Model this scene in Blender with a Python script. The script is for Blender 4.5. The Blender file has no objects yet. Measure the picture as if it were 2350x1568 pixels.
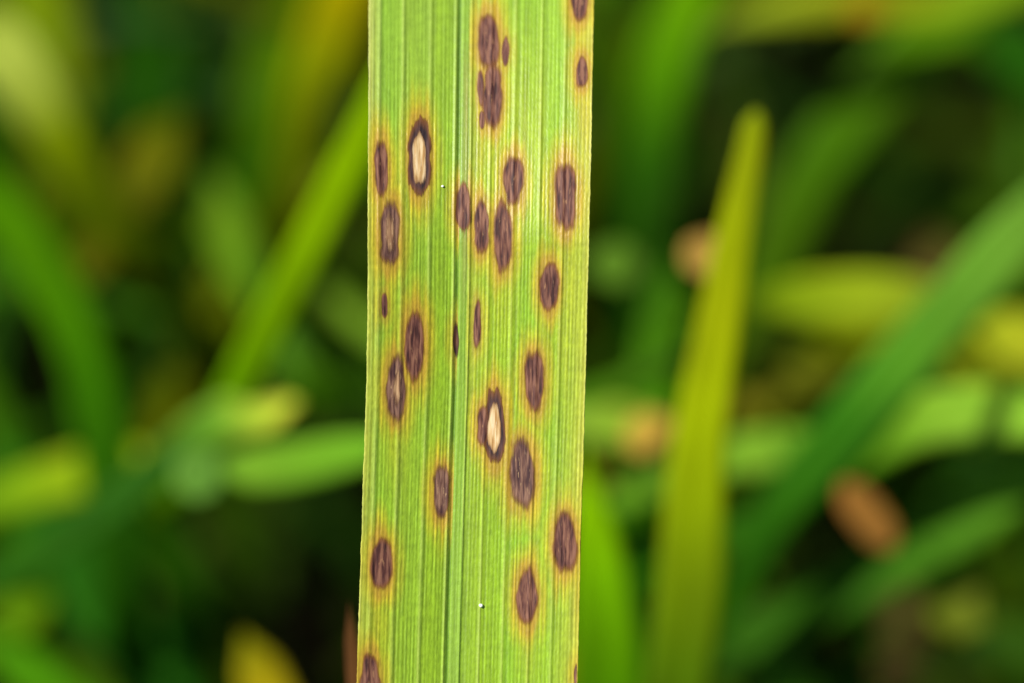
import bpy, bmesh, math, random
import numpy as np
from mathutils import Vector, Matrix

random.seed(7)
rng = np.random.default_rng(11)
sc = bpy.context.scene
C = sc.collection

# ------------------------------------------------------------------ camera
# macro shot, real sizes in metres: a 12 mm wide leaf 18 cm from the lens
DIST = 0.18
FIELD = 0.055                      # width of the field at the leaf
PITCH = math.radians(38)
CAMH = 0.30
PW, PH = 2350.0, 1568.0            # pixel units used for measuring the photograph
cam_loc = np.array([0.0, -DIST*math.cos(PITCH), CAMH])
FWD = np.array([0, math.cos(PITCH), -math.sin(PITCH)])
RIGHT = np.array([1.0, 0, 0])
UP = np.cross(RIGHT, FWD)
TX = FIELD/2/DIST
cd = bpy.data.cameras.new('camera')
cam = bpy.data.objects.new('camera', cd)
C.objects.link(cam)
cam.location = cam_loc
cam.rotation_euler = (math.pi/2 - PITCH, 0, 0)
cd.sensor_width = 36
cd.lens = 36*DIST/FIELD
cd.clip_start = 0.005
cd.clip_end = 500
cd.dof.use_dof = True
cd.dof.focus_distance = DIST
APERTURE = 0.0076
cd.dof.aperture_fstop = cd.lens/1000/APERTURE
cd.dof.aperture_blades = 0
sc.camera = cam

# ------------------------------------------------------------------ light
SUN_EL = math.radians(49)
SUN_DIR = np.array([-0.92, -0.39, 0.0])
SUN_DIR = SUN_DIR/np.linalg.norm(SUN_DIR)*math.cos(SUN_EL)
SUN_DIR[2] = math.sin(SUN_EL)
w = bpy.data.worlds.new('World'); sc.world = w; w.use_nodes = True
nt = w.node_tree
sky = nt.nodes.new('ShaderNodeTexSky'); sky.sky_type = 'NISHITA'; sky.sun_disc = False
sky.sun_elevation = SUN_EL
sky.sun_rotation = math.atan2(SUN_DIR[0], SUN_DIR[1])
bg = nt.nodes['Background']; bg.inputs['Strength'].default_value = 0.07
nt.links.new(sky.outputs[0], bg.inputs['Color'])
sd = bpy.data.lights.new('sun', 'SUN'); sun = bpy.data.objects.new('sun', sd); C.objects.link(sun)
sd.energy = 4.8; sd.angle = math.radians(0.5); sd.color = (1.0, 0.955, 0.87)
sun.location = (-1, -1, 2)
sun.rotation_euler = Vector(SUN_DIR).to_track_quat('Z', 'Y').to_euler()

sc.view_settings.view_transform = 'Standard'
sc.view_settings.look = 'None'
sc.view_settings.gamma = 1
sc.view_settings.exposure = 0.6
sc.render.engine = 'CYCLES'
sc.cycles.use_denoising = True
try: sc.cycles.denoiser = 'OPENIMAGEDENOISE'
except Exception: pass
sc.cycles.max_bounces = 8
sc.cycles.transparent_max_bounces = 8

# ------------------------------------------------------------------ helpers
def lin(c):
    c = np.asarray(c, float)/255.0
    return np.where(c <= 0.04045, c/12.92, ((c+0.055)/1.055)**2.4)
ALB = 0.62          # photo value -> base colour under this light
def alb(c, k=1.0): return lin(c)*ALB*k
BGK = 1.55        # background blades: same light, deeper shade
def unproj(px, py, depth):
    px = np.asarray(px, float); py = np.asarray(py, float)
    depth = np.asarray(depth, float)
    x = (px-PW/2)/(PW/2)*TX*depth
    y = -(py-PH/2)/(PW/2)*TX*depth
    return cam_loc + x[..., None]*RIGHT + y[..., None]*UP + depth[..., None]*FWD
def ground_at(px, py):
    d = unproj(px, py, 1.0) - cam_loc
    t = -cam_loc[2]/d[2]
    return cam_loc + d*t
def mm(px, depth): return px/(PW/2)*TX*depth     # pixel length -> metres at a depth
def smooth(a, b, x):
    t = np.clip((x-a)/(b-a), 0, 1); return t*t*(3-2*t)
def hash2(ix, iy, seed):
    n = (ix.astype(np.int64)*374761393 + iy.astype(np.int64)*668265263 + seed*982451653) & 0x7fffffff
    n = ((n ^ (n >> 13))*1274126177) & 0x7fffffff
    return ((n ^ (n >> 16)) & 0xffff)/65535.0
def vnoise(x, y, seed=0):
    x, y = np.broadcast_arrays(np.asarray(x, float), np.asarray(y, float))
    ix = np.floor(x); iy = np.floor(y); fx = x-ix; fy = y-iy
    fx = fx*fx*(3-2*fx); fy = fy*fy*(3-2*fy)
    a = hash2(ix, iy, seed); b = hash2(ix+1, iy, seed)
    c = hash2(ix, iy+1, seed); d = hash2(ix+1, iy+1, seed)
    return (a*(1-fx)+b*fx)*(1-fy) + (c*(1-fx)+d*fx)*fy
def tag(o, label=None, cat=None, group=None, kind=None):
    if label: o['label'] = label
    if cat: o['category'] = cat
    if group: o['group'] = group
    if kind: o['kind'] = kind
    return o
def mesh_obj(name, verts, faces, mat, parent=None, smooth_shade=True, color=None, floats=None, vecs=None):
    me = bpy.data.meshes.new(name)
    verts = np.asarray(verts, float)
    if isinstance(faces, np.ndarray):
        n, k = faces.shape
        me.vertices.add(len(verts)); me.vertices.foreach_set('co', verts.ravel())
        me.loops.add(n*k); me.loops.foreach_set('vertex_index', faces.astype(np.int32).ravel())
        me.polygons.add(n)
        me.polygons.foreach_set('loop_start', np.arange(n, dtype=np.int32)*k)
        me.update(calc_edges=True); me.validate()
    else:
        me.from_pydata([tuple(v) for v in verts], [], faces); me.update()
    if smooth_shade:
        me.polygons.foreach_set('use_smooth', np.ones(len(me.polygons), bool))
    if color is not None:
        a = me.color_attributes.new('tint', 'FLOAT_COLOR', 'POINT')
        col = np.ones((len(verts), 4)); col[:, :3] = color
        a.data.foreach_set('color', col.ravel())
    for k_, v_ in (floats or {}).items():
        a = me.attributes.new(k_, 'FLOAT', 'POINT'); a.data.foreach_set('value', np.asarray(v_, float))
    for k_, v_ in (vecs or {}).items():
        a = me.attributes.new(k_, 'FLOAT_VECTOR', 'POINT'); a.data.foreach_set('vector', np.asarray(v_, float).ravel())
    me.materials.append(mat)
    o = bpy.data.objects.new(name, me); C.objects.link(o)
    if parent is not None: o.parent = parent
    return o

# ------------------------------------------------------------------ materials
def new_mat(name):
    m = bpy.data.materials.new(name); m.use_nodes = True
    t = m.node_tree
    for n in list(t.nodes): t.nodes.remove(n)
    out = t.nodes.new('ShaderNodeOutputMaterial')
    return m, t, out
def N(t, typ, **kw):
    n = t.nodes.new(typ)
    for k, v in kw.items():
        if k.startswith('i_'):
            key = k[2:].replace('_', ' ')
            n.inputs[key].default_value = v
        else: setattr(n, k, v)
    return n
def leafy(name, rough=0.5, spec=0.3, trans=0.3, noise_scale=700.0, noise_amt=0.25, bump=0.0, bump_scale=9000.0, tcol=(1.15, 1.05, 0.5, 1)):
    m, t, out = new_mat(name)
    at = N(t, 'ShaderNodeAttribute', attribute_name='tint')
    lp = N(t, 'ShaderNodeAttribute', attribute_name='lp')
    no = N(t, 'ShaderNodeTexNoise', i_Scale=noise_scale, i_Detail=3.0)
    t.links.new(lp.outputs['Vector'], no.inputs['Vector'])
    mr = N(t, 'ShaderNodeMapRange'); mr.inputs['From Min'].default_value = 0.3; mr.inputs['From Max'].default_value = 0.7
    mr.inputs['To Min'].default_value = 1-noise_amt; mr.inputs['To Max'].default_value = 1+noise_amt
    t.links.new(no.outputs['Fac'], mr.inputs['Value'])
    mul = N(t, 'ShaderNodeVectorMath', operation='SCALE')
    t.links.new(at.outputs['Color'], mul.inputs[0]); t.links.new(mr.outputs[0], mul.inputs['Scale'])
    p = N(t, 'ShaderNodeBsdfPrincipled'); p.inputs['Roughness'].default_value = rough
    p.inputs['Specular IOR Level'].default_value = spec
    t.links.new(mul.outputs[0], p.inputs['Base Color'])
    tr = N(t, 'ShaderNodeBsdfTranslucent')
    tm = N(t, 'ShaderNodeVectorMath', operation='MULTIPLY'); tm.inputs[1].default_value = tcol[:3]
    t.links.new(mul.outputs[0], tm.inputs[0]); t.links.new(tm.outputs[0], tr.inputs['Color'])
    mx = N(t, 'ShaderNodeMixShader'); mx.inputs[0].default_value = trans
    t.links.new(p.outputs[0], mx.inputs[1]); t.links.new(tr.outputs[0], mx.inputs[2])
    if bump:
        bn = N(t, 'ShaderNodeTexNoise', i_Scale=1.0, i_Detail=2.0)
        sc_ = N(t, 'ShaderNodeVectorMath', operation='MULTIPLY'); sc_.inputs[1].default_value = (bump_scale, bump_scale*0.45, bump_scale)
        t.links.new(lp.outputs['Vector'], sc_.inputs[0]); t.links.new(sc_.outputs[0], bn.inputs['Vector'])
        b = N(t, 'ShaderNodeBump'); b.inputs['Strength'].default_value = bump; b.inputs['Distance'].default_value = 0.00003
        t.links.new(bn.outputs['Fac'], b.inputs['Height'])
        t.links.new(b.outputs[0], p.inputs['Normal'])
    t.links.new(mx.outputs[0], out.inputs['Surface'])
    return m
M_LEAF = leafy('leaf_blade', rough=0.42, spec=0.35, trans=0.22, noise_scale=2600.0, noise_amt=0.10, bump=0.55)
M_GRASS = leafy('grass_blade', rough=0.55, spec=0.08, trans=0.40, noise_scale=420.0, noise_amt=0.22)
M_DRY = leafy('withered_leaf', rough=0.75, spec=0.15, trans=0.18, noise_scale=900.0, noise_amt=0.25, tcol=(1.1, 0.9, 0.6, 1))

def spot_mat(name, dark, mid, lite, rim, streak, fleck, a0=-0.10, a1=0.52):
    """discoloured tissue: streaky along the veins, fading into the blade at its rim"""
    m, t, out = new_mat(name)
    lp = N(t, 'ShaderNodeAttribute', attribute_name='lp')
    ed = N(t, 'ShaderNodeAttribute', attribute_name='edge')
    oi = N(t, 'ShaderNodeObjectInfo')
    off = N(t, 'ShaderNodeVectorMath', operation='SCALE'); off.inputs[0].default_value = (0.03, 0.05, 0.02)
    t.links.new(oi.outputs['Random'], off.inputs['Scale'])
    ad = N(t, 'ShaderNodeVectorMath', operation='ADD')
    t.links.new(lp.outputs['Vector'], ad.inputs[0]); t.links.new(off.outputs[0], ad.inputs[1])
    def noise(sx, sy, det=2.0):
        s = N(t, 'ShaderNodeVectorMath', operation='MULTIPLY'); s.inputs[1].default_value = (sx, sy, sx)
        t.links.new(ad.outputs[0], s.inputs[0])
        n = N(t, 'ShaderNodeTexNoise', i_Scale=1.0, i_Detail=det); t.links.new(s.outputs[0], n.inputs['Vector'])
        return n.outputs['Fac']
    def ramp(src, stops):
        r = N(t, 'ShaderNodeValToRGB'); t.links.new(src, r.inputs[0])
        e = r.color_ramp.elements
        e[0].position, e[0].color = stops[0][0], (*stops[0][1], 1)
        e[1].position, e[1].color = stops[-1][0], (*stops[-1][1], 1)
        for p_, c_ in stops[1:-1]:
            x = e.new(p_); x.color = (*c_, 1)
        return r.outputs[0]
    body = ramp(noise(6500, 750), [(0.34, dark), (0.48, mid), (0.64, lite)])
    # pale fibre streaks and pale flecks inside
    fl = noise(9000, 1900, 3.0)
    fm = N(t, 'ShaderNodeMapRange'); fm.inputs['From Min'].default_value = 0.60; fm.inputs['From Max'].default_value = 0.74
    t.links.new(fl, fm.inputs['Value'])
    inn = N(t, 'ShaderNodeMapRange'); inn.inputs['From Min'].default_value = 0.45; inn.inputs['From Max'].default_value = 0.9
    t.links.new(ed.outputs['Fac'], inn.inputs['Value'])
    fmul = N(t, 'ShaderNodeMath', operation='MULTIPLY'); t.links.new(fm.outputs[0], fmul.inputs[0]); t.links.new(inn.outputs[0], fmul.inputs[1])
    fm2 = N(t, 'ShaderNodeMath', operation='MULTIPLY'); t.links.new(fmul.outputs[0], fm2.inputs[0]); fm2.inputs[1].default_value = fleck
    m1 = N(t, 'ShaderNodeMix', data_type='RGBA'); t.links.new(fm2.outputs[0], m1.inputs[0])
    t.links.new(body, m1.inputs[6]); m1.inputs[7].default_value = (*streak, 1)
    # brown rim
    rr = N(t, 'ShaderNodeMapRange'); rr.inputs['From Min'].default_value = 0.5; rr.inputs['From Max'].default_value = 0.02
    t.links.new(ed.outputs['Fac'], rr.inputs['Value'])
    m2 = N(t, 'ShaderNodeMix', data_type='RGBA'); t.links.new(rr.outputs[0], m2.inputs[0])
    t.links.new(m1.outputs[2], m2.inputs[6]); m2.inputs[7].default_value = (*rim, 1)
    p = N(t, 'ShaderNodeBsdfPrincipled'); p.inputs['Roughness'].default_value = 0.6; p.inputs['Specular IOR Level'].default_value = 0.22
    t.links.new(m2.outputs[2], p.inputs['Base Color'])
    bp = N(t, 'ShaderNodeBump'); bp.inputs['Strength'].default_value = 0.5; bp.inputs['Distance'].default_value = 0.00004
    t.links.new(noise(9000, 1500, 2.0), bp.inputs['Height']); t.links.new(bp.outputs[0], p.inputs['Normal'])
    # soft edge
    nz = N(t, 'ShaderNodeMath', operation='MULTIPLY_ADD'); nz.inputs[1].default_value = 0.62; 
    t.links.new(noise(11000, 1400, 2.0), nz.inputs[0]); 
    sub = N(t, 'ShaderNodeMath', operation='SUBTRACT'); sub.inputs[1].default_value = 0.31
    t.links.new(ed.outputs['Fac'], sub.inputs[0]); t.links.new(sub.outputs[0], nz.inputs[2])
    al = N(t, 'ShaderNodeMapRange', interpolation_type='SMOOTHSTEP'); al.inputs['From Min'].default_value = a0; al.inputs['From Max'].default_value = a1
    t.links.new(nz.outputs[0], al.inputs['Value'])
    tb = N(t, 'ShaderNodeBsdfTransparent')
    mx = N(t, 'ShaderNodeMixShader'); t.links.new(al.outputs[0], mx.inputs[0])
    t.links.new(tb.outputs[0], mx.inputs[1]); t.links.new(p.outputs[0], mx.inputs[2])
    t.links.new(mx.outputs[0], out.inputs['Surface'])
    return m
def a3(r, g, b, k=1.0): return tuple(alb((r, g, b), k))
M_SPOT = spot_mat('brown_spot', a3(62, 30, 28), a3(104, 62, 52), a3(146, 100, 78), a3(158, 98, 40), a3(200, 152, 104), 0.55)
M_SPOT_TAN = spot_mat('tan_streaked_spot', a3(70, 42, 42), a3(104, 70, 60), a3(150, 112, 90), a3(138, 88, 44), a3(222, 184, 134), 1.0)
M_SPOT_DARK = spot_mat('dark_streak', a3(44, 24, 22), a3(72, 42, 32), a3(104, 66, 44), a3(110, 80, 30), a3(100, 70, 50), 0.1)
M_RING = spot_mat('dark_ring', a3(46, 30, 34), a3(74, 48, 46), a3(100, 68, 62), a3(136, 84, 36), a3(110, 80, 70), 0.0, a0=-0.02, a1=0.26)
M_TAN = spot_mat('tan_streak', a3(108, 74, 54), a3(150, 110, 78), a3(200, 160, 116), a3(110, 74, 56), a3(240, 210, 160), 0.6, a0=0.1, a1=0.9)
M_CREAM = spot_mat('dry_centre', a3(186, 138, 78), a3(218, 182, 124), a3(246, 216, 168), a3(140, 100, 66), a3(255, 240, 210), 0.6, a0=-0.04, a1=0.24)
def simple_mat(name, col, rough=0.6, nscale=60.0, amt=0.4, bump=0.0):
    m, t, out = new_mat(name)
    tc = N(t, 'ShaderNodeTexCoord')
    no = N(t, 'ShaderNodeTexNoise', i_Scale=nscale, i_Detail=6.0); t.links.new(tc.outputs['Object'], no.inputs['Vector'])
    r = N(t, 'ShaderNodeValToRGB'); e = r.color_ramp.elements
    e[0].position = 0.3; e[0].color = (*[c*(1-amt) for c in col], 1); e[1].position = 0.7; e[1].color = (*[c*(1+amt) for c in col], 1)
    t.links.new(no.outputs['Fac'], r.inputs[0])
    p = N(t, 'ShaderNodeBsdfPrincipled'); p.inputs['Roughness'].default_value = rough
    p.inputs['Specular IOR Level'].default_value = 0.5 if rough < 0.9 else 0.05
    t.links.new(r.outputs[0], p.inputs['Base Color'])
    if bump:
        b = N(t, 'ShaderNodeBump'); b.inputs['Distance'].default_value = bump
        t.links.new(no.outputs['Fac'], b.inputs['Height']); t.links.new(b.outputs[0], p.inputs['Normal'])
    t.links.new(p.outputs[0], out.inputs['Surface'])
    return m
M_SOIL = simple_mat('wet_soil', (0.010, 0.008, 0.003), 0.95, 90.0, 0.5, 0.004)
M_SPECK = simple_mat('white_speck', (0.75, 0.78, 0.7), 0.4, 3000.0, 0.1)

# ------------------------------------------------------------------ ground
def build_ground():
    # one sheet: finely uneven near the plants, flat out to the horizon
    xs = np.concatenate([[-200, -20, -3], np.linspace(-0.8, 0.8, 65), [3, 20, 200]])
    ys = np.concatenate([[-200, -20, -3], np.linspace(-0.6, 1.2, 73), [3, 20, 200]])
    X, Y = np.meshgrid(xs, ys)
    near = smooth(1.2, 0.6, np.hypot(X, Y-0.2))
    Z = near*(0.008*(vnoise(X*22+40, Y*22+40, 3)-0.5) + 0.003*(vnoise(X*70+90, Y*70+90, 4)-0.5))
    V = np.stack([X, Y, Z], -1).reshape(-1, 3)
    nx, ny = len(xs), len(ys)
    i = np.arange(nx-1)[None, :] + nx*np.arange(ny-1)[:, None]
    F = np.stack([i, i+1, i+1+nx, i+nx], -1).reshape(-1, 4)
    o = mesh_obj('soil', V, F, M_SOIL)
    tag(o, 'dark wet soil beneath the grass', 'soil', kind='structure')
build_ground()

def build_ground_cover():
    n = 26000
    V, F, Col = [], [], []
    k = 0
    for i in range(n):
        x = random.uniform(-0.42, 0.42); y = random.uniform(-0.05, 0.62)
        h = random.uniform(0.012, 0.04); wd = random.uniform(0.0008, 0.002)
        a = random.uniform(0, 2*math.pi); le = random.uniform(0.1, 0.7)*h; b = random.uniform(0, 2*math.pi)
        dx, dy = math.cos(a)*wd/2, math.sin(a)*wd/2
        lx, ly = math.cos(b)*le, math.sin(b)*le
        V += [(x-dx, y-dy, -0.006), (x+dx, y+dy, -0.006), (x-dx*.8+lx*.35, y-dy*.8+ly*.35, h*.6), (x+dx*.8+lx*.35, y+dy*.8+ly*.35, h*.6), (x+lx, y+ly, h)]
        F += [(k, k+1, k+3, k+2), (k+2, k+3, k+4)]
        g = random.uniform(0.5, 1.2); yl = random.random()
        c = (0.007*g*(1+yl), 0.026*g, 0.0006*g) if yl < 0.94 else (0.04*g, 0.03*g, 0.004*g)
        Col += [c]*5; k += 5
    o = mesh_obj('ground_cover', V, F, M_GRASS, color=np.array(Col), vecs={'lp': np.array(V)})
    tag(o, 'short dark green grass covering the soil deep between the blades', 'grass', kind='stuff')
build_ground_cover()

# ------------------------------------------------------------------ grass blades of the background
def catmull(P, n):
    P = np.asarray(P, float)
    Q = np.vstack([2*P[0]-P[1], P, 2*P[-1]-P[-2]])
    m = len(P)-1; out = []
    for s in np.linspace(0, m, n):
        i = min(int(s), m-1); t = s-i
        p0, p1, p2, p3 = Q[i], Q[i+1], Q[i+2], Q[i+3]
        out.append(0.5*((2*p1)+(-p0+p2)*t+(2*p0-5*p1+4*p2-p3)*t*t+(-p0+3*p1-3*p2+p3)*t**3))
    return np.array(out)
def blade_mesh(name, P, W, colors, twist=0.0, fold=0.06, thick=0.00022, mat=None, view_ref=True, parent=None):
    """closed thin blade along centreline P (n,3) with widths W (n) and colours (n,3)"""
    P = np.asarray(P); n = len(P)
    T = np.gradient(P, axis=0); T /= np.linalg.norm(T, axis=1)[:, None]
    if view_ref:
        V = P-cam_loc; V /= np.linalg.norm(V, axis=1)[:, None]
    else:
        V = np.tile(np.array(view_ref or (0, 1, 0)), (n, 1))
    S = np.cross(T, V); l = np.linalg.norm(S, axis=1)
    # keep the frame continuous
    for i in range(n):
        if l[i] < 0.15 and i: S[i] = S[i-1]
        S[i] -= T[i]*S[i].dot(T[i]); S[i] /= np.linalg.norm(S[i])
        if i and S[i].dot(S[i-1]) < 0: S[i] = -S[i]
    Nn = np.cross(S, T)
    sgn = np.sign((Nn*(-V)).sum()); Nn *= sgn
    tw = np.radians(np.broadcast_to(twist, n))[:, None]
    S2 = S*np.cos(tw)+Nn*np.sin(tw); N2 = Nn*np.cos(tw)-S*np.sin(tw)
    us = np.array([-1, -0.66, -0.33, 0, 0.33, 0.66, 1.0])
    front = []; back = []
    verts = []; cols = []; lp = []
    arc = np.concatenate([[0], np.cumsum(np.linalg.norm(np.diff(P, axis=0), axis=1))])
    ro = random.random()
    for i in range(n):
        hw = W[i]/2; th = min(thick, W[i]*0.3)
        for u in us:
            verts.append(P[i]+S2[i]*u*hw+N2[i]*(fold*W[i]*abs(u)**1.3 - fold*W[i]*0.4 + th*0.5*(1-0.8*u*u) + (0.06*th if u == 0 else 0)))
            cols.append(colors[i]*(1.12 if u == 0 else 1.0)); lp.append((u*hw, arc[i]*0.25+ro, ro))
        for u in us[::-1]:
            verts.append(P[i]+S2[i]*u*hw+N2[i]*(fold*W[i]*abs(u)**1.3 - fold*W[i]*0.4 - th*0.5*(1-0.8*u*u)-0.00001))
            cols.append(colors[i]*0.95); lp.append((u*hw, arc[i]*0.25+ro, ro+0.1))
    m = 14; F = []
    for i in range(n-1):
        for j in range(m):
            a = i*m+j; b = i*m+(j+1) % m
            F.append((a, b, b+m, a+m))
    F.append(tuple(range(m-1, -1, -1))); F.append(tuple((n-1)*m+j for j in range(m)))
    base = P[0].copy()
    o = mesh_obj(name, np.array(verts)-base, F, mat or M_GRASS, parent=parent, color=np.array(cols), vecs={'lp': np.array(lp)})
    o.location = base
    p_ = o.data.polygons[(n//2)*m+2]
    if np.dot(np.array(p_.normal), N2[n//2]) < 0: o.data.flip_normals()
    return o
def traced_blade(name, pts, depth, colors, root, label, tip=True, stalk_col=None, tip0=0.62, tipx=1.5, twist=0.0, fold=0.06, mat=None, cat='grass blade', group=None, stalk=0.0012, k=1.0, n_vis=34):
    """pts: (x, y, width) in photo pixels from the root end to the tip end; depth: metres from the lens
    at the first and last point; root: where (in photo pixels) the blade meets the soil"""
    pts = np.array(pts, float)
    d = np.interp(np.linspace(0, 1, len(pts)), np.linspace(0, 1, len(np.atleast_1d(depth))), np.atleast_1d(depth))
    P = unproj(pts[:, 0], pts[:, 1], d)
    Wd = mm(pts[:, 2], d)*(1.22 if stalk_col is None else 1.12)
    Q = catmull(np.hstack([P, Wd[:, None]]), n_vis)
    Pv, Wv = Q[:, :3], Q[:, 3]
    cs = np.array([alb(c, k*BGK)*np.array([1, 1, 0.6]) for c in colors])
    tt = np.linspace(0, 1, n_vis)
    cv = np.stack([np.interp(tt, np.linspace(0, 1, len(cs)), cs[:, j]) for j in range(3)], 1)
    if tip:
        s = tt; Wv = Wv*np.clip(1-np.clip((s-tip0)/(1-tip0), 0, 1)**tipx, 0.03, 1)
    # from the soil up to the first traced point
    G = ground_at(*root); G[2] = -0.006
    L = np.linalg.norm(Pv[0]-G)
    T0 = Pv[0]-Pv[1]; T0 /= np.linalg.norm(T0)
    c1 = G+np.array([0, 0, 1])*L*0.45; c2 = Pv[0]+T0*L*0.3
    m = 16; s = 1-(1-np.linspace(0, 1, m, endpoint=False)[:, None])**2.2
    if stalk_col is not None: c2 = Pv[0]+T0*0.004+(G-Pv[0])*0.15
    B = (1-s)**3*G+3*(1-s)**2*s*c1+3*(1-s)*s*s*c2+s**3*Pv[0]
    Wb = stalk+(Wv[0]-stalk)*(smooth(0.55, 1, s[:, 0]) if stalk_col is None else smooth(0.9, 1, s[:, 0]))
    cb = np.tile(cv[0], (m, 1))*np.linspace(0.75, 1, m)[:, None]
    if stalk_col is not None: cb = np.tile(np.array(stalk_col), (m, 1))
    o = blade_mesh(name, np.vstack([B, Pv]), np.concatenate([Wb, Wv]), np.vstack([cb, cv]), twist=twist, fold=fold, mat=mat)
    tag(o, label, cat, group)
    return o
def leaflet(name, cx, cy, size, depth, color, root, label, elong=1.0, ang=90.0, mat=None, cat='leaf tip', k=1.0, group=None):
    """a short broad leaf tip on a thin stalk"""
    a = math.radians(ang); L = size*elong
    dx, dy = math.cos(a), -math.sin(a)
    pts = []
    for s in np.linspace(-1, 1, 9):
        wd = size*math.sqrt(max(1-abs(s)**2.6, 0.02))
        pts.append((cx+dx*s*L/2, cy+dy*s*L/2, wd))
    return traced_blade(name, pts, depth, [color, color], root, label, tip=False, mat=mat, cat=cat, stalk=0.0004, stalk_col=(0.02, 0.05, 0.002), fold=0.06, k=k, n_vis=22, group=group)

# ------------------------------------------------------------------ the spotted leaf
UM = 0.405                                       # midrib groove
def L_(y): return np.interp(y, [-80, 0, 400, 700, 900, 1000, 1200, 1400, 1568, 1640], [849, 848, 846, 845, 842, 838, 832, 825, 820, 817])
def R_(y): return np.interp(y, [-80, 0, 300, 600, 900, 1200, 1568, 1640], [1364, 1362, 1357, 1350, 1342, 1333, 1324, 1322])
def depth_(y): return DIST + 0.0042*np.clip((560-np.asarray(y, float))/560, 0, 2)**1.5 - 0.0004*np.clip((np.asarray(y, float)-1000)/560, 0, 2)
MAJOR = [0.048, 0.152, 0.274, 0.388, 0.458, 0.548, 0.655, 0.772, 0.876]
SPOTS = [  # cx, cy, half width, half height, kind
    (1121, 92, 28, 70, 's'), (1130, 222, 23, 80, 's'), (1103, 205, 8, 44, 's'), (1106, 275, 8, 24, 's'), (1160, 120, 10, 36, 's'),
    (1329, 2, 20, 52, 's'), (1335, 168, 15, 38, 's'), (963, 362, 26, 94, 'w'), (876, 388, 16, 70, 's'), (895, 535, 25, 84, 't'),
    (1062, 476, 18, 60, 's'), (1105, 519, 20, 67, 's'), (1178, 414, 24, 63, 's'), (1154, 545, 22, 91, 's'), (1297, 450, 29, 82, 's'),
    (1260, 658, 22, 56, 's'), (883, 701, 9, 32, 's'), (951, 792, 25, 87, 's'), (909, 890, 24, 80, 't'), (1046, 783, 7, 44, 'd'),
    (1095, 745, 10, 60, 's'), (1226, 876, 25, 74, 's'), (1135, 981, 26, 92, 'w'), (1108, 978, 14, 52, 's'), (1198, 1086, 33, 84, 't2'),
    (1013, 1132, 21, 64, 't2'), (876, 1295, 24, 64, 's'), (1296, 1244, 27, 74, 's'), (1209, 1369, 25, 72, 's'), (850, 1556, 24, 64, 's'),
    (1323, 1556, 7, 40, 's')]
EXTRA_YELLOW = [(1210, 330, 38, 260, .55), (1290, 600, 34, 200, .6), (1345, 170, 22, 230, .9), (1330, 1280, 16, 190, .8), (890, 640, 26, 120, .8),
                (905, 980, 28, 120, .6), (1160, 640, 30, 160, .6), (1200, 960, 30, 160, .6), (870, 1430, 26, 150, .7), (1085, 640, 22, 420, .45),
                (1110, 340, 40, 120, .6), (960, 260, 26, 60, .5), (1210, 1450, 28, 130, .5), (1290, 760, 18, 140, .45), (1013, 1215, 18, 60, .7)]
def foldz(u):
    a = np.where(u < UM, (UM-u)/UM, (u-UM)/(1-UM))
    return np.where(u < UM, 0.00062*a**1.25, 0.00075*a**1.15)
def minor(u, yy):
    # about 58 fine veins, unevenly spaced, each fading in and out along the leaf
    uu = u + 0.009*(vnoise(u*23, yy*0+3, 21)-0.5) + 0.0010*(vnoise(u*60, yy/300, 22)-0.5)
    ph = uu*57
    s = 0.5+0.5*np.cos(2*np.pi*ph)
    amp = 0.15+1.3*vnoise(np.floor(ph+0.5)*7.3, yy/150, 23)*(0.55+0.9*vnoise(np.floor(ph+0.5)*3.1, yy/34, 24))
    return (s-0.5)*amp
def relief(u, yy):
    h = np.zeros(np.broadcast(u, yy).shape)
    for i, m in enumerate(MAJOR):
        mu = m + 0.002*(vnoise(yy/350, yy*0+i*5, 31)-0.5)
        a = (0.000040, 0.000040, 0.000032, 0.000056, 0.000056, 0.00004, 0.00004, 0.00004, 0.00004)[i]
        h = h + a*np.exp(-((u-mu)/0.0065)**2) - 0.35*a*np.exp(-((u-mu-0.017)/0.009)**2)
    gr = UM + 0.0015*(vnoise(yy/220, yy*0+77, 33)-0.5)
    h = h - 0.000042*np.exp(-((u-gr)/0.0060)**2)*(0.3+1.2*vnoise(yy/260, yy*0+5, 34))
    h = h + 0.000012*minor(u, yy)
    h = h + 0.00004*(vnoise(u*9, yy/420, 35)-0.5)
    return h
def surf(u, y, off=0.0):
    u, y = np.broadcast_arrays(np.asarray(u, float), np.asarray(y, float))
    x = L_(y)+(R_(y)-L_(y))*u
    z = foldz(u)+relief(u, y)+off
    return unproj(x, y, depth_(y)) - FWD*z[..., None]
def uof(x, y): return (x-L_(y))/(R_(y)-L_(y))

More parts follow.
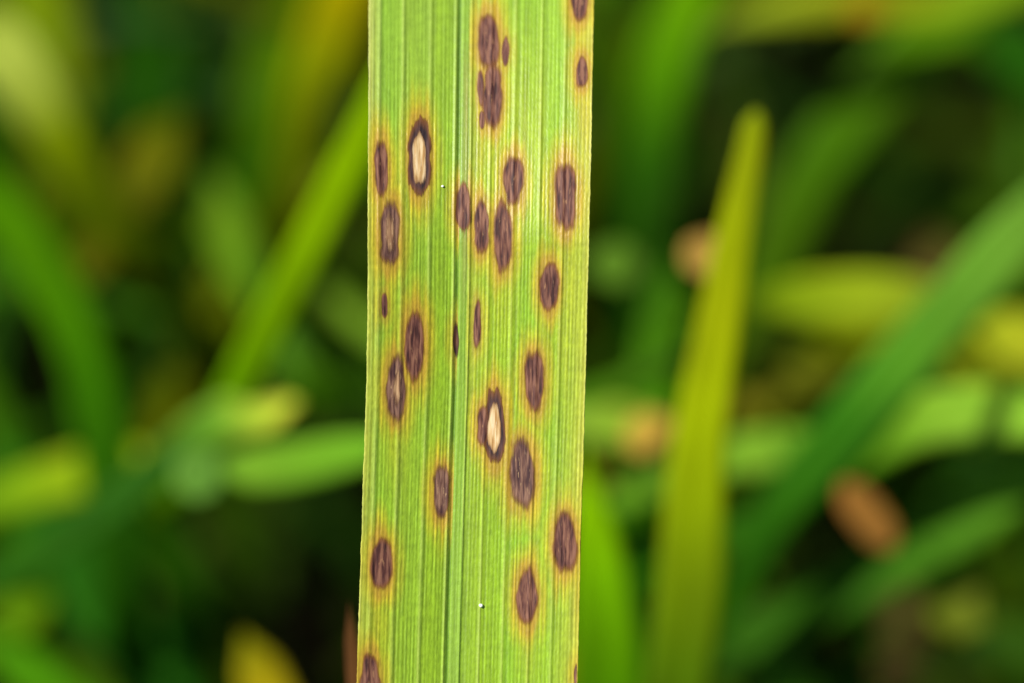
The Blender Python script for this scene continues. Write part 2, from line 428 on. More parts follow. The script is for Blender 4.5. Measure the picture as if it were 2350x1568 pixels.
def blade_colour(u, y):
    """base colour of the healthy and yellowed tissue"""
    pu = [0, .02, .05, .06, .15, .16, .27, .285, .385, .40, .42, .455, .47, .53, .56, .65, .67, .77, .79, .87, .89, .97, 1.0]
    pc = np.array([(212, 226, 130), (176, 200, 90), (160, 198, 84), (148, 198, 62), (154, 200, 64), (152, 194, 62), (154, 198, 66), (150, 192, 54), (150, 194, 56), (116, 160, 42),  # darker entry at the midrib groove paints its shade into the colour
                   (138, 190, 74), (146, 192, 76), (160, 198, 62), (164, 200, 52), (166, 204, 46), (166, 206, 52), (158, 206, 54), (160, 206, 56), (164, 206, 54),
                   (166, 206, 56), (172, 206, 60), (196, 210, 84), (224, 224, 118)], float)
    c = np.stack([np.interp(u, pu, pc[:, j]) for j in range(3)], -1)
    x = L_(y)+(R_(y)-L_(y))*u
    # streaks along the veins
    st = vnoise(u*57, y/260, 41)-0.5
    st2 = vnoise(u*150, y/60, 42)-0.5
    st3 = vnoise(u*210, y/11, 47)-0.5
    lum = 1+0.09*st+0.11*st2+0.12*st3*smooth(100, 450, y)
    mn = minor(u, y)*(0.45+0.55*smooth(60, 480, y))
    lum = lum*(1+0.15*mn)
    c = c*lum[..., None]
    c[..., 2] *= (0.95-0.22*smooth(100, 700, y))*(1+0.35*mn)
    c = c*(1.05-0.04*smooth(0.4, 0.5, u))[..., None]
    c[..., 0] *= 1.03-0.05*smooth(0.38, 0.46, u)
    # paler crests of the main veins, shade of the furrow beside each painted darker
    for i, m in enumerate(MAJOR):
        g = np.exp(-((u-m)/0.0062)**2)*(0.55+0.45*vnoise(y/150, y*0+i*9, 43))
        c = c+(np.array([202, 230, 104])-c)*(0.80*g)[..., None]
        g2 = np.exp(-((u-m-0.017)/0.008)**2)
        c = c*(1-0.07*g2)[..., None]
    # yellowing
    jag = (vnoise(u*57, y/400+9, 44)-0.5)
    yel = np.zeros(u.shape); org = np.zeros(u.shape)
    for (cx, cy, hw, hh, kd) in SPOTS:
        dx = (x-cx)/(hw*1.0+13); dy = (y-cy)/(hh*1.0+24+30*jag)
        r = np.sqrt(dx*dx+dy*dy)
        yel = np.maximum(yel, smooth(1.7, 0.85, r)*(1.0 if hw > 12 else 0.6))
        dx = (x-cx)/(hw*1.0+4); dy = (y-cy)/(hh*1.0+10+16*jag)
        r = np.sqrt(dx*dx+dy*dy)
        org = np.maximum(org, smooth(1.32, 0.9, r)*(1.0 if hw > 12 else 0.55))
    for (cx, cy, sx, sy, a) in EXTRA_YELLOW:
        yel = np.maximum(yel, a*np.exp(-((x-cx)/sx)**2-((y-cy)/sy)**2))
    ystreak = 0.52+0.75*vnoise(u*57+30, y/230, 45)
    yel = np.clip(yel*ystreak, 0, 1); org = np.clip(org*(0.75+0.5*vnoise(u*57, y/90, 46)), 0, 1)
    cy_ = np.array([220, 198, 44]); co_ = np.array([206, 152, 58])
    c = c+(cy_*lum[..., None]*(1+0.10*mn)[..., None]-c)*(0.84*yel)[..., None]
    c = c+(co_-c)*(0.58*org)[..., None]
    return np.clip(c, 0, 255)

leaf = bpy.data.objects.new('rice_leaf', None); C.objects.link(leaf)
tag(leaf, 'broad pale green ribbed leaf covered with dark brown oval spots, sharp against blurred grass', 'leaf')

def build_leaf():
    NU = 470
    us = np.linspace(0, 1, NU)
    yin = np.arange(-76, 1640, 4.4)
    U, Y = np.meshgrid(us, yin)
    # faintly rough margins
    jl = 0.0022*(vnoise(yin/7, yin*0, 51)-0.5)+0.003*(vnoise(yin/45, yin*0, 52)-0.5)
    jr = 0.0022*(vnoise(yin/7, yin*0, 53)-0.5)+0.003*(vnoise(yin/45, yin*0, 54)-0.5)
    Uj = U + (jl[:, None]*np.clip(1-U/0.02, 0, 1)) + (jr[:, None]*np.clip((U-0.98)/0.02, 0, 1))
    Pin = surf(Uj, Y); Cin = blade_colour(U, Y)
    def extend(y0, step, length, n, bend, wfun):
        c = surf(np.array([UM]), np.array([y0]))[0]
        c2 = surf(np.array([UM]), np.array([y0-step*8]))[0]
        t = (c-c2)/np.linalg.norm(c-c2)
        S = RIGHT-t*RIGHT.dot(t); S /= np.linalg.norm(S)
        w0 = mm(R_(y0)-L_(y0), depth_(y0))
        P, Yv, ctrs = [], [], []
        ds = length/n
        for i in range(1, n+1):
            f = i/n
            t = bend(t, f); t = t/np.linalg.norm(t)
            c = c+t*ds
            S = S-t*S.dot(t); S /= np.linalg.norm(S)
            Nn = np.cross(S, t);  Nn = Nn if Nn.dot(-FWD) > 0 or abs(Nn.dot(FWD)) < .05 else -Nn
            ww = w0*wfun(f)
            yy = y0+step*(ds*i)/mm(1, DIST)
            z = (foldz(us)*(0.4+0.6*wfun(f))+relief(us, np.full(NU, yy)))*min(1, wfun(f)*1.2)
            P.append(c+S*((us-UM)*ww)[:, None]+Nn*(z-foldz(np.array([UM]))[0])[:, None]); Yv.append(np.full(NU, yy))
            ctrs.append(c)
        return np.array(P), np.array(Yv), ctrs
    down = np.array([0, 0, -1.0])
    Pb, Yb, cb = extend(1636, 1, 0.195, 90, lambda t, f: t*0.965+down*0.035, lambda f: 1-0.72*smooth(0.35, 1, f))
    Pt, Yt, ct = extend(-76, -1, 0.06, 50, lambda t, f: t-FWD*0.004, lambda f: max(0.02, (1-f**1.8)))
    Cb = blade_colour(np.tile(us, (len(Yb), 1)), Yb); Ct = blade_colour(np.tile(us, (len(Yt), 1)), Yt)
    Pall = np.vstack([Pt[::-1], Pin, Pb]); Call = np.vstack([Ct[::-1], Cin, Cb])
    Yall = np.vstack([Yt[::-1], Y, Yb])
    nr = len(Pall)
    base = cb[-1].copy()
    leaf.location = (base[0], base[1], 0)
    lo = np.array([base[0], base[1], 0])
    V = Pall.reshape(-1, 3)-lo
    col = lin(Call.reshape(-1, 3))*ALB
    lp = np.stack([np.tile(us, nr)*0.0118, Yall.reshape(-1)*mm(1, DIST), np.zeros(nr*NU)], 1)
    i = np.arange(NU-1)[None, :]+NU*np.arange(nr-1)[:, None]
    F = np.stack([i, i+NU, i+1+NU, i+1], -1).reshape(-1, 4)
    o = mesh_obj('blade', V, F, M_LEAF, parent=leaf, color=col, vecs={'lp': lp})
    md = o.modifiers.new('thickness', 'SOLIDIFY'); md.thickness = 0.00020; md.offset = -1
    # sheath that carries the blade down into the soil
    n = 26; V2, F2 = [], []
    g0 = base; hgt = g0[2]+0.012
    for k in range(n):
        s = k/(n-1); z = g0[2]+0.010-s*hgt-0.006*s
        r = 0.0017+0.0006*s
        for j in range(16):
            a = 2*math.pi*j/16
            V2.append((g0[0]+math.cos(a)*r*1.15-lo[0], g0[1]+0.0019+math.sin(a)*r-lo[1], z))
    for k in range(n-1):
        for j in range(16):
            a = k*16+j; b = k*16+(j+1) % 16
            F2.append((a, b, b+16, a+16))
    F2.append(tuple(range(15, -1, -1))); F2.append(tuple((n-1)*16+j for j in range(16)))
    mesh_obj('sheath', V2, F2, M_GRASS, parent=leaf, color=np.tile(alb((120, 160, 60)), (len(V2), 1)), vecs={'lp': np.array(V2)})
    # raised midrib band right of the furrow
    nu2 = 22; ym = np.arange(-60, 1630, 5.0)
    ub = np.linspace(0, 1, nu2)
    UU, YY = np.meshgrid(ub, ym)
    u0 = 0.4115; u1 = 0.4115+0.036+0.004*(vnoise(YY/300, YY*0, 61)-0.5)+0.018*smooth(700, 1568, YY)
    Um = u0+(u1-u0)*UU
    prof = np.sqrt(np.clip(1-(2*UU-1)**4, 0, 1))
    Pm = surf(Um, YY, 0)-FWD*(0.000030*prof-0.000004)[..., None]
    mc = np.array([158, 200, 62])*(1+0.16*(vnoise(Um*170, YY/160, 62)-0.5)+0.10*(vnoise(Um*300, YY/40, 63)-0.5))[..., None]
    tan = smooth(60, 200, YY)*smooth(760, 560, YY)*smooth(0.1, 0.6, UU)*(0.4+0.6*vnoise(Um*200, YY/120, 64))
    mc = mc+(np.array([182, 176, 92])-mc)*(0.75*tan)[..., None]
    i = np.arange(nu2-1)[None, :]+nu2*np.arange(len(ym)-1)[:, None]
    F3 = np.stack([i, i+nu2, i+1+nu2, i+1], -1).reshape(-1, 4)
    lp3 = np.stack([(Um*0.0118).ravel(), (YY*mm(1, DIST)).ravel(), np.full(Um.size, 0.01)], 1)
    mesh_obj('midrib', Pm.reshape(-1, 3)-lo, F3, M_LEAF, parent=leaf, color=lin(mc.reshape(-1, 3))*ALB, vecs={'lp': lp3})
    return lo
LO = build_leaf()

def spot(cx, cy, hw, hh, mat, name, parent, off, seed, jag=0.10, p=2.2):
    nx = max(15, int(hw*1.0)); ny = max(31, int(hh*0.75))
    gx = np.linspace(-1.25, 1.25, nx); gy = np.linspace(-1.4, 1.4, ny)
    GX, GY = np.meshgrid(gx, gy)
    x = cx+GX*hw; y = cy+GY*hh
    # each fibre of the leaf browns to its own length
    ph = uof(x, y)*57
    top = 1+jag*2*(vnoise(ph*1.0+seed*13, y*0+1, 71)-0.5); bot = 1+jag*2*(vnoise(ph*1.0+seed*17, y*0+2, 72)-0.5)
    ext = np.where(GY < 0, top, bot)
    side = 1+0.18*(vnoise(y/28, y*0+seed, 73)-0.5)*2
    lean = 0.10*math.sin(seed*2.3)*GY
    e = 1-(np.abs((GX-lean)/side)**p+np.abs(GY/ext)**2)
    uu = uof(x, y)
    P = surf(np.clip(uu, 0.004, 0.996), y, off)
    idx = np.arange(nx-1)[None, :]+nx*np.arange(ny-1)[:, None]
    F = np.stack([idx, idx+nx, idx+1+nx, idx+1], -1).reshape(-1, 4)
    ef = e.reshape(-1); inside = (uu.reshape(-1) > -0.002) & (uu.reshape(-1) < 1.002)
    keep = (ef[F].max(1) > -0.35) & inside[F].all(1)
    F = F[keep]
    used, inv = np.unique(F, return_inverse=True)
    V = P.reshape(-1, 3)[used]-LO
    lp = np.stack([(x*mm(1, DIST)).ravel(), (y*mm(1, DIST)).ravel(), np.full(x.size, seed*0.001)], 1)[used]
    return mesh_obj(name, V, inv.reshape(-1, 4), mat, parent=parent, floats={'edge': ef[used]}, vecs={'lp': lp})
for i, (cx, cy, hw, hh, kd) in enumerate(SPOTS):
    mat = {'s': M_SPOT, 't': M_SPOT_TAN, 't2': M_SPOT_TAN, 'd': M_SPOT_DARK, 'w': M_RING}[kd]
    o = spot(cx, cy, hw, hh, mat, 'brown_spot', leaf, 0.000014+0.0000012*(i % 7)+(0.00004 if 0.39 < uof(cx, cy) < 0.49 else 0), i+1, p=2.0 if hw < 12 else 2.4)
    if kd == 'w':
        o['label'] = 'dark ringed spot with a dry cream centre'
        spot(cx-1, cy+2, 17, 60, M_CREAM, 'dry_centre', o, 0.000034, i+40, jag=0.16)
    elif kd == 't':
        o['label'] = 'brown spot with tan dried streaks inside'
        spot(cx+2, cy+6, 11, 58, M_TAN, 'dry_streak', o, 0.000030, i+60, jag=0.35)
    elif kd == 'd':
        o['label'] = 'narrow blackish streak beside the midrib'

def speck(px, py, r, label):
    bm = bmesh.new(); bmesh.ops.create_icosphere(bm, subdivisions=2, radius=r)
    for v in bm.verts:
        v.co *= 1+0.3*(random.random()-0.5); v.co.z *= 0.8
    me = bpy.data.meshes.new('white_speck'); bm.to_mesh(me); bm.free()
    me.materials.append(M_SPECK)
    for p_ in me.polygons: p_.use_smooth = True
    o = bpy.data.objects.new('white_speck', me); C.objects.link(o)
    o.location = surf(np.array([uof(px, py)]), np.array([py]), r*0.6)[0]
    tag(o, label, 'speck', 'white specks on the leaf')
speck(1016, 428, 0.000075, 'tiny white speck on the leaf level with its upper spots, left of the midrib')
speck(1104, 1389, 0.000110, 'tiny white speck low on the leaf, right of the midrib')

# ------------------------------------------------------------------ blades behind the leaf, measured from the photograph
TB = traced_blade
exec_list = []
def grass(pts, depth, colors, root, label, **kw): return TB('grass_blade', pts, depth, colors, root, label, **kw)
# --- left of the leaf
grass([(520, 930, 60), (590, 800, 70), (680, 620, 72), (790, 400, 72), (880, 210, 66), (940, 60, 50)], [.252, .222], [(116, 176, 0), (146, 188, 0), (150, 190, 0)], (420, 1500),
      'slender bright yellow-green blade slanting up to pass behind the spotted leaf', tip0=0.9)
grass([(260, 1180, 100), (235, 1000, 100), (190, 800, 100), (105, 610, 100), (-10, 450, 90), (-110, 340, 60)], [.27, .26], [(44, 100, 8), (64, 126, 0), (92, 152, 0), (88, 150, 0)], (330, 1500),
      'arching mid green blade bending away over the dark brown gap', tip0=0.9)
grass([(240, 470, 70), (160, 350, 90), (70, 200, 118), (-30, 70, 110), (-120, -20, 50)], [.285, .275], [(100, 120, 0), (140, 160, 0), (226, 240, 130), (200, 220, 60)], (330, 900),
      'pale lime blade tip glowing brightest of all the background growth')
grass([(135, 330, 110), (115, 150, 130), (90, 0, 130), (60, -120, 100)], [.33, .33], [(80, 100, 0), (122, 146, 0), (120, 145, 0)], (220, 800),
      'broad olive yellow blade standing behind the pale lime tip', tip0=0.9)
grass([(430, 420, 70), (370, 300, 100), (340, 150, 105), (320, -20, 100), (310, -120, 80)], [.36, .35], [(30, 75, 0), (42, 98, 10), (40, 95, 5)], (480, 800),
      'deep green upright blade rising left of the olive leaf tip', tip0=0.9)
grass([(520, 420, 60), (480, 250, 90), (455, 60, 95), (450, -100, 70)], [.38, .36], [(26, 70, 0), (34, 84, 4), (44, 92, 4)], (560, 800),
      'dusky green upright blade between the olive tip and yellow blade', tip0=0.9)
grass([(600, 470, 90), (610, 300, 110), (640, 140, 110), (690, -20, 100), (720, -120, 80)], [.34, .33], [(44, 96, 0), (78, 122, 0), (90, 130, 0), (76, 120, 0)], (560, 800),
      'wide soft green blade leaning against the golden yellow blade', tip0=0.9)
grass([(690, 320, 70), (715, 200, 90), (760, 60, 105), (800, -40, 100), (850, -140, 70)], [.30, .29], [(104, 116, 0), (136, 148, 0), (186, 174, 0), (176, 166, 0)], (640, 900),
      'golden yellow blade leaning in beside the spotted leaf', tip0=0.9)
grass([(600, 690, 60), (560, 610, 75), (520, 520, 80), (480, 430, 70), (455, 360, 40)], [.30, .31], [(70, 120, 0), (92, 128, 12), (84, 118, 20)], (700, 1000),
      'short olive green blade crossing towards the slender bright diagonal blade')
grass([(310, 450, 60), (335, 405, 104), (362, 350, 100), (400, 300, 70), (440, 255, 50)], [.30, .31], [(112, 116, 10), (124, 126, 12), (92, 112, 10)], (240, 800),
      'yellowish olive leaf tip turned broadside above the black hollow')
leaflet('leaf_tip', 200, 155, 62, .36, (96, 100, 14), (260, 700), 'dull brownish olive leaf tip beside the broad olive blade', cat='leaf tip')
grass([(700, 700, 60), (720, 560, 80), (740, 420, 80), (770, 330, 40)], [.40, .38], [(20, 50, 0), (36, 76, 0), (40, 80, 0)], (680, 1100),
      'shaded green blade hidden behind the slender bright diagonal blade')
grass([(380, 830, 60), (385, 700, 80), (400, 600, 70), (415, 520, 30)], [.40, .38], [(22, 56, 0), (34, 70, 6), (34, 66, 4)], (400, 1200),
      'faint dark green blade standing in the black hollow')
grass([(-120, 1190, 50), (60, 1125, 78), (190, 1085, 90), (290, 1058, 84), (400, 1030, 60)], [.280, .272], [(90, 140, 0), (128, 160, 10), (150, 172, 18), (120, 150, 10)], (-400, 1700),
      'painted yellow-green highlight of a blade lying almost level above the black slit')  # sunlit patch of a longer green blade, painted as its own yellow-green piece
grass([(380, 1060, 70), (470, 985, 80), (560, 948, 88), (630, 932, 96), (690, 925, 60)], [.252, .250], [(44, 96, 20), (104, 156, 48), (186, 206, 70), (206, 206, 76)], (100, 1400),
      'pale yellow painted highlight shaped as a blunt leaf end at the foot of the slender bright diagonal blade', tip=True)  # the same blade's second highlight, painted pale on a separate leaf end
leaflet('leaf_tip', 455, 1088, 104, .240, (104, 154, 70), (480, 1700), 'round greyish green leaf tip facing outward above the dark stems', elong=1.15)
grass([(900, 1020, 40), (790, 1042, 74), (640, 1070, 84), (540, 1075, 70), (470, 1060, 40)], [.243, .247], [(92, 146, 30), (106, 160, 38), (118, 168, 42), (50, 110, 20)], (1100, 1600),
      'fresh green blade lying level above the large black gap')
grass([(870, 880, 60), (760, 905, 70), (650, 930, 70)], [.34, .36], [(46, 84, 6), (44, 84, 4), (36, 74, 2)], (1000, 1400),
      'dim olive green blade behind the pale yellow painted highlight')
grass([(650, 1700, 100), (622, 1610, 96), (590, 1530, 84), (555, 1450, 60)], [.25, .25], [(172, 158, 16), (176, 160, 16), (130, 134, 6)], (700, 2100),
      'golden pointed blade tip poking up at the edge of the black gap')
grass([(560, 1700, 70), (555, 1480, 80), (550, 1280, 84), (545, 1110, 70), (540, 1000, 40)], [.32, .31], [(42, 62, 0), (44, 72, 0), (48, 82, 4)], (560, 2000),
      'dull olive upright stem-like blade at the black gap')
grass([(420, 1700, 110), (330, 1530, 140), (230, 1360, 140), (130, 1200, 130), (40, 1080, 100), (-40, 980, 60)], [.30, .30], [(38, 98, 16), (42, 104, 18), (40, 104, 16), (60, 120, 0)], (520, 2100),
      'broad deep green blade sweeping down below the level yellow-green painted highlight')
grass([(470, 1600, 70), (440, 1450, 84), (400, 1300, 90), (360, 1160, 80), (330, 1060, 50)], [.31, .30], [(34, 84, 4), (48, 100, 4), (52, 104, 0)], (520, 1900),
      'mid green blade bordering the narrow black slit')
grass([(-60, 1480, 80), (20, 1430, 80), (80, 1400, 60), (130, 1360, 30)], [.28, .28], [(96, 146, 0), (104, 148, 0), (84, 124, 0)], (-300, 1900),
      'short yellow-green blade tip in front of the broad deep green blade')
grass([(220, 1700, 100), (120, 1590, 100), (30, 1510, 90), (-60, 1450, 60)], [.27, .27], [(70, 134, 0), (74, 138, 0), (70, 130, 0)], (320, 2100),
      'vivid green blade crossing under the short yellow-green tip')
grass([(40, 1200, 70), (10, 1060, 70), (-30, 920, 60), (-70, 800, 40)], [.32, .32], [(60, 116, 0), (62, 112, 0), (56, 100, 0)], (80, 1600),
      'green blade edging the dark brown gap below the arching blade')
TB('dead_blade', [(830, 1700, 34), (818, 1590, 32), (808, 1470, 26), (800, 1380, 12)], [.196, .194], [(88, 54, 32), (92, 58, 34), (76, 50, 24)], (860, 2300),
   'dry brown sliver of leaf tucked behind the edge of the spotted leaf', mat=M_DRY, cat='dead blade')
# --- right of the leaf
grass([(1540, 1720, 110), (1560, 1560, 122), (1582, 1380, 126), (1592, 1200, 118), (1602, 1040, 104), (1622, 900, 94), (1648, 760, 86), (1674, 600, 72), (1702, 450, 60), (1724, 340, 50), (1736, 252, 42)],
      [.232, .223], [(50, 84, 0), (80, 112, 0), (112, 136, 0), (140, 160, 0), (164, 182, 0), (160, 172, 0), (150, 164, 0), (150, 164, 10), (146, 162, 16)], (1450, 2300),
      'tall yellow blade with a blunt tip standing clear of the others', tip0=0.93, tipx=3.0)
leaflet('withered_tip', 1622, 586, 100, .240, (150, 118, 62), (1560, 1700), 'round orange tan withered tip touching the tall yellow blade', mat=M_DRY, cat='dead leaf tip')
leaflet('withered_tip', 1496, 1000, 108, .250, (164, 134, 60), (1420, 1700), 'pale orange withered tip at the middle of the tall yellow blade', mat=M_DRY, cat='dead leaf tip')
leaflet('leaf_tip', 1560, 1310, 76, .24, (160, 168, 26), (1500, 2000), 'rounded yellow leaf tip beside the foot of the tall yellow blade')
grass([(1250, 930, 60), (1340, 960, 80), (1430, 975, 84), (1520, 985, 60), (1600, 1000, 30)], [.27, .262], [(104, 140, 40), (118, 150, 40), (130, 150, 36)], (1100, 1400),
      'pale olive blade crossing from behind the spotted leaf to the orange tip')
leaflet('leaf_tip', 1415, 606, 104, .262, (90, 130, 40), (1440, 1200), 'round dusky green leaf tip showing in the dark gap beside the spotted leaf')
grass([(1400, 1720, 150), (1394, 1560, 140), (1384, 1420, 128), (1368, 1260, 96), (1350, 1120, 60), (1336, 1000, 24)], [.246, .238], [(60, 120, 0), (92, 150, 0), (112, 170, 0), (146, 200, 0), (134, 190, 0)], (1420, 2300),
      'vivid grass green pointed blade close behind the margin of the spotted leaf')
grass([(1470, 620, 60), (1490, 420, 90), (1512, 240, 104), (1545, 90, 108), (1595, -30, 100), (1640, -130, 80)], [.31, .30], [(30, 72, 0), (44, 96, 4), (84, 142, 0), (106, 162, 0), (96, 150, 0)], (1450, 1100),
      'tall fresh green blade rising into the light right of the spotted leaf', tip0=0.9)
grass([(1600, 80, 30), (1700, 40, 56), (1850, 12, 70), (2000, 6, 74), (2150, 6, 72), (2300, -20, 70), (2420, -60, 60)][::-1], [.285, .285], [(110, 150, 10), (128, 160, 30), (138, 142, 20), (146, 164, 40), (120, 145, 30)], (2700, 300),
      'pale yellowish blade stretched level above the dark hollow')
leaflet('withered_tip', 1985, 26, 50, .28, (142, 112, 0), (2040, 700), 'brownish blotch of dry tip on the level pale yellowish blade', elong=1.6, ang=5, mat=M_DRY, cat='dead leaf tip')
grass([(1700, 760, 70), (1770, 610, 96), (1830, 470, 106), (1900, 345, 110), (1990, 230, 114), (2090, 120, 118), (2210, 20, 110), (2330, -70, 80)], [.30, .29], [(60, 90, 0), (66, 104, 0), (64, 108, 0), (70, 112, 0), (84, 132, 0), (76, 124, 0)], (1600, 1250),
      'long olive green blade slanting up behind the tall yellow blade', tip0=0.9)
grass([(1690, 700, 50), (1770, 690, 84), (1900, 690, 106), (2040, 692, 108), (2140, 705, 84), (2220, 720, 40)][::-1], [.27, .262], [(150, 176, 50), (172, 192, 54), (168, 190, 42), (140, 168, 24), (84, 116, 10)], (2500, 1300),
      'bright lime blade lying level and ending near the tall yellow blade')
grass([(1740, 1260, 60), (1800, 1150, 90), (1890, 1045, 104), (1990, 930, 110), (2100, 800, 112), (2200, 690, 112), (2290, 585, 108), (2400, 470, 90), (2480, 400, 90)], [.255, .243], [(36, 88, 6), (44, 100, 10), (50, 112, 16), (84, 142, 40), (98, 150, 52), (104, 152, 56), (98, 148, 54)], (1520, 1500),
      'long greyish green blade sweeping up across the bright lime blade', tip0=0.9)
grass([(2470, 830, 80), (2380, 795, 100), (2300, 770, 100), (2230, 755, 50)], [.268, .268], [(178, 184, 44), (182, 190, 48), (150, 165, 30)], (2700, 1300),
      'blunt yellow blade tip reaching in behind the greyish green blade')
grass([(1670, 950, 50), (1740, 915, 64), (1820, 880, 66), (1900, 852, 50), (1950, 830, 30)], [.275, .275], [(112, 106, 20), (104, 108, 20), (96, 104, 14)], (1500, 1500),
      'short khaki blade between the tall yellow and greyish green blades')
grass([(1600, 1080, 60), (1700, 1046, 80), (1790, 1030, 78), (1880, 1015, 50), (1940, 1000, 20)], [.262, .258], [(92, 140, 30), (118, 162, 46), (96, 148, 36), (50, 106, 12)], (1450, 1600),
      'short fresh green blade emerging below the khaki blade')
grass([(1760, 1180, 50), (1880, 1105, 76), (1980, 1030, 96), (2090, 970, 104), (2220, 945, 104), (2340, 950, 96), (2460, 980, 60)], [.255, .245], [(40, 92, 4), (56, 112, 8), (96, 148, 26), (128, 174, 52), (124, 170, 50), (112, 160, 40)], (1600, 1700),
      'arched pale green blade bending over the orange-brown tip', tip0=0.9)
grass([(1640, 1520, 70), (1740, 1460, 90), (1850, 1400, 100), (1970, 1335, 100), (2100, 1260, 106), (2220, 1185, 116), (2330, 1110, 100), (2430, 1040, 60)], [.265, .255], [(44, 88, 8), (46, 92, 8), (48, 98, 8), (66, 118, 20), (90, 146, 36), (86, 140, 30)], (1400, 2000),
      'long green blade slanting up below the orange-brown tip', tip0=0.9)
leaflet('withered_tip', 1992, 1184, 74, .248, (132, 90, 42), (2100, 1700), 'oblong orange-brown withered tip hanging above the black hollow', elong=2.6, ang=-52, mat=M_DRY, cat='dead leaf tip')
leaflet('leaf_tip', 2205, 1395, 124, .262, (108, 122, 34), (2250, 1900), 'large rounded olive leaf tip below the long slanting green blade', elong=1.1)
leaflet('withered_tip', 2055, 1548, 90, .275, (136, 102, 60), (2080, 2000), 'dull pinkish brown withered tip in the shaded undergrowth', mat=M_DRY, cat='dead leaf tip')
TB('dead_blade', [(2090, 1560, 50), (2070, 1420, 60), (2060, 1330, 50), (2050, 1260, 20)], [.31, .31], [(64, 56, 20), (66, 58, 22), (60, 58, 16)], (2100, 1900),
   'dim brown dead blade standing behind the long slanting green blade', mat=M_DRY, cat='dead blade')
grass([(1840, 1640, 80), (1770, 1520, 100), (1690, 1450, 90), (1620, 1400, 50)], [.29, .29], [(46, 94, 10), (54, 102, 14), (50, 100, 10)], (1900, 2000),
      'deep green blade leaning towards the foot of the tall yellow blade')
grass([(1480, 1000, 60), (1500, 880, 80), (1515, 780, 80), (1530, 660, 60), (1545, 560, 30)], [.27, .27], [(60, 118, 0), (74, 132, 0), (60, 110, 0), (44, 92, 0)], (1470, 1500),
      'mid green blade half hidden by the tall yellow blade')
grass([(1470, 1420, 70), (1450, 1280, 80), (1430, 1150, 70), (1415, 1050, 40)], [.29, .29], [(24, 84, 10), (26, 88, 10), (60, 112, 0)], (1480, 1900),
      'dark bluish green blade between the vivid pointed blade and tall yellow blade')
grass([(2500, 520, 90), (2330, 470, 110), (2180, 480, 110), (2030, 520, 80), (1930, 560, 40)], [.33, .33], [(40, 70, 0), (48, 76, 0), (46, 72, 0), (30, 56, 0)], (2700, 900),
      'dim olive blade arching behind the greyish green blade')
TB('dead_blade', [(2220, 680, 60), (2150, 610, 84), (2090, 570, 70), (2040, 550, 30)], [.33, .33], [(84, 72, 30), (84, 74, 32), (70, 62, 20)], (2260, 1000),
   'dull brown dead blade in the shade above the bright lime blade', mat=M_DRY, cat='dead blade')
grass([(1400, 420, 50), (1400, 250, 70), (1395, 80, 76), (1400, -60, 60)], [.33, .32], [(36, 70, 0), (56, 88, 0), (72, 104, 8)], (1400, 900),
      'dull olive upright blade close to the upper margin of the spotted leaf')
grass([(2420, 1500, 90), (2320, 1480, 100), (2240, 1500, 90), (2150, 1540, 60)], [.30, .30], [(46, 82, 14), (50, 86, 16), (44, 78, 10)], (2600, 1900),
      'dull green blade bending beneath the large rounded olive tip')
grass([(2420, 200, 80), (2330, 120, 100), (2250, 60, 90)], [.33, .33], [(34, 88, 4), (36, 92, 6), (40, 92, 2)], (2600, 600),
      'shaded green blade behind the upper end of the long olive green blade')

# ------------------------------------------------------------------ thin blades filling the middle distance
DARK = [(720, 1250, 170), (1900, 1310, 170), (1920, 600, 150), (2150, 260, 130), (660, 720, 100), (110, 870, 90), (1700, 330, 90), (290, 560, 60), (2150, 1130, 60), (740, 1480, 110), (830, 540, 60), (800, 760, 80), (560, 640, 40), (480, 900, 60), (270, 570, 50), (1430, 840, 80), (1400, 460, 60), (1620, 230, 60), (2280, 330, 60), (1800, 800, 60), (1950, 1480, 70), (280, 1290, 50), (1470, 1150, 40)]
def project(P):
    v = P-cam_loc; d = v@FWD
    return PW/2+(v@RIGHT)/d/TX*PW/2, PH/2-(v@UP)/d/TX*PW/2, d
KINDS = [((86, 130, 0), 'thin yellow-green blade', .35), ((58, 112, 0), 'thin mid green blade', .4), ((120, 132, 0), 'thin straw yellow blade', .04), ((44, 90, 14), 'thin bluish green blade', .21)]
def middle():
    rr = random.Random(21); n = 0; tries = 0
    while n < 110 and tries < 6000:
        tries += 1
        G = ground_at(rr.uniform(-500, 2850), rr.uniform(700, 3000)); G[2] = -0.006
        h = rr.uniform(0.075, 0.14); a = rr.uniform(0, 2*math.pi); le = rr.uniform(0.2, 0.9)*h
        dr = np.array([math.cos(a), math.sin(a), 0])
        P = catmull([G, G+dr*le*0.12+np.array([0, 0, h*0.45]), G+dr*le*0.45+np.array([0, 0, h*0.85]), G+dr*le+np.array([0, 0, h*rr.uniform(0.85, 1.05)])], 30)
        x, y, d = project(P)
        vis = (x > -100) & (x < PW+100) & (y > -100) & (y < PH+100)
        if not vis.any() or d[vis].min() < 0.295: continue
        if d.min() < 0.235: continue
        if any((((x-cx)**2+(y-cy)**2) < cr*cr).any() for cx, cy, cr in DARK): continue
        if (vis & ((x < 830) | (x > 1370))).sum() < 6: continue
        q = rr.random(); acc = 0
        for c, lab, pr in KINDS:
            acc += pr
            if q <= acc: break
        s = np.linspace(0, 1, 30); wd = rr.uniform(0.0024, 0.0046)
        W = wd*(0.4+0.6*smooth(0, 0.45, s))*np.clip(1-np.clip((s-0.6)/0.4, 0, 1)**1.6, 0.03, 1)
        col = alb(c, BGK*rr.uniform(0.4, 0.95))
        o = blade_mesh('grass_blade', P, W, np.tile(col, (30, 1)), twist=rr.uniform(-35, 35))
        tag(o, lab+' blurred far back among the crowded growth', 'grass blade', lab.replace('blade', 'blades')+' far back'); n += 1
middle()

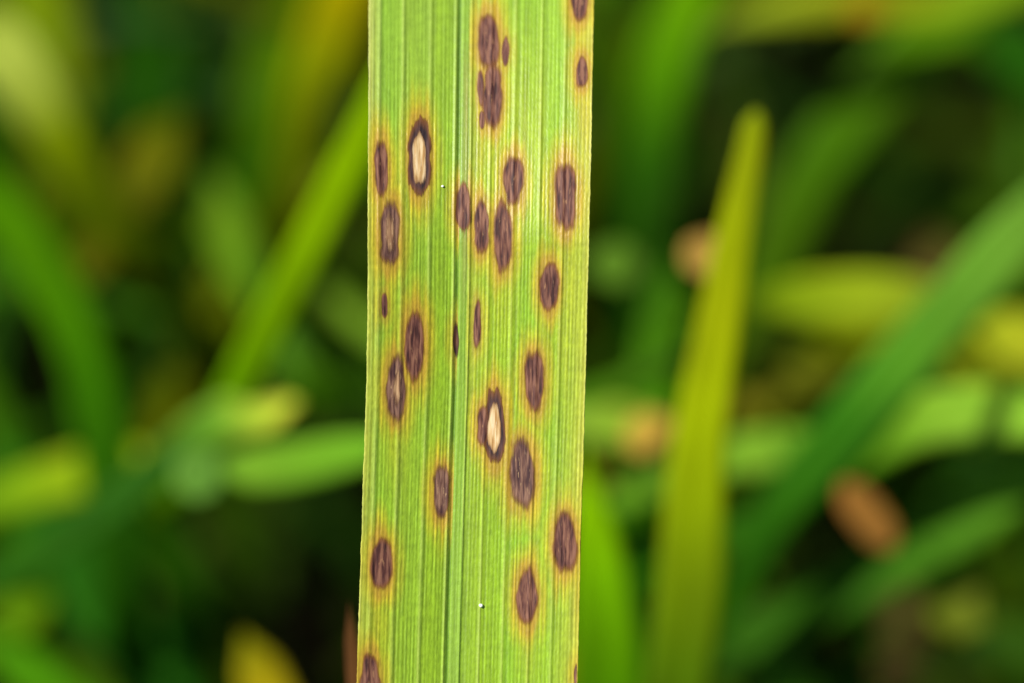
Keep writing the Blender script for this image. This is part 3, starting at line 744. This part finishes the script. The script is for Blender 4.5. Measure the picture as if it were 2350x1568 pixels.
# ------------------------------------------------------------------ shaded blades deeper in the growth
def filler():
    spots = []
    tries = 0
    while len(spots) < 80 and tries < 5000:
        tries += 1
        px = random.uniform(-250, 2600); py = random.uniform(300, 2400)
        if all((px-a)**2+(py-b)**2 > 120**2 for a, b in spots): spots.append((px, py))
    for (px, py) in spots:
        G = ground_at(px, py); G[2] = -0.006
        h = random.uniform(0.045, 0.085)
        a = random.uniform(0, 2*math.pi); le = random.uniform(0.2, 0.9)*h
        top = G+np.array([math.cos(a)*le, math.sin(a)*le, h])
        mid = G+np.array([math.cos(a)*le*0.25, math.sin(a)*le*0.25, h*0.62])
        P = catmull([G, mid, top], 22)
        wd = random.uniform(0.0028, 0.0055)
        s = np.linspace(0, 1, 22)
        W = wd*(0.35+0.65*smooth(0, 0.4, s))*np.clip(1-np.clip((s-0.55)/0.45, 0, 1)**2, 0.03, 1)
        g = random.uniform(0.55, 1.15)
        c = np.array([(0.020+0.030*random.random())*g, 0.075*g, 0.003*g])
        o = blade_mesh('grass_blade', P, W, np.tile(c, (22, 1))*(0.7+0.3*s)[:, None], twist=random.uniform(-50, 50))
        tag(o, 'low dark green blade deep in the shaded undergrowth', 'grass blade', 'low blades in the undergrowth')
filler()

# ------------------------------------------------------------------ the same growth carries on all round, outside the picture
def surrounding():
    rr = random.Random(5); V, F, Col = [], [], []; k = 0; n = 0
    while n < 1500:
        G = np.array([rr.uniform(-0.7, 0.7), rr.uniform(-0.02, 0.95), -0.006])
        h = rr.uniform(0.05, 0.13); a = rr.uniform(0, 2*math.pi); le = rr.uniform(0.2, 0.9)*h
        dr = np.array([math.cos(a), math.sin(a), 0])
        P = catmull([G, G+dr*le*0.12+np.array([0, 0, h*0.45]), G+dr*le*0.45+np.array([0, 0, h*0.85]), G+dr*le+np.array([0, 0, h*rr.uniform(0.8, 1.05)])], 9)
        x, y, d = project(P)
        if ((x > -160) & (x < PW+160) & (y > -160) & (y < PH+160)).any(): continue
        if (np.linalg.norm(P-cam_loc, axis=1) < 0.12).any() or (d < 0.21).any() and abs(G[0]) < 0.09: continue
        tt = np.linspace(0.02, 0.30, 29)
        Q = (P[:, None, :]-SUN_DIR[None, None, :]*tt[None, :, None]).reshape(-1, 3)   # where its shadow passes
        qx, qy, qd = project(Q)
        if ((qx > -60) & (qx < PW+60) & (qy > -60) & (qy < PH+60) & (qd > 0.15) & (qd < 0.32)).any(): continue
        n += 1
        b = rr.uniform(0, 2*math.pi); sd_ = np.array([math.cos(b), math.sin(b), 0]); wd = rr.uniform(0.0022, 0.005)
        c = alb(((86, 130, 0), (58, 112, 0), (120, 132, 0), (44, 90, 14))[rr.choice((0, 0, 1, 1, 1, 2, 3))], BGK*rr.uniform(0.5, 1.0))
        for i in range(9):
            f = i/8; hw = wd/2*(0.4+0.6*min(1, f*2))*max(0.03, 1-max(0, (f-0.55)/0.45)**1.6)
            V += [P[i]-sd_*hw, P[i]+np.array([0, 0, -0.0003]), P[i]+sd_*hw]; Col += [c]*3
            if i:
                F += [(k, k+1, k-2, k-3), (k+1, k+2, k-1, k-2)]
            k += 3
    o = mesh_obj('surrounding_grass', V, F, M_GRASS, color=np.array(Col), vecs={'lp': np.array(V)})
    tag(o, 'mass of green grass growing all round beyond the picture', 'grass', kind='stuff')
surrounding()
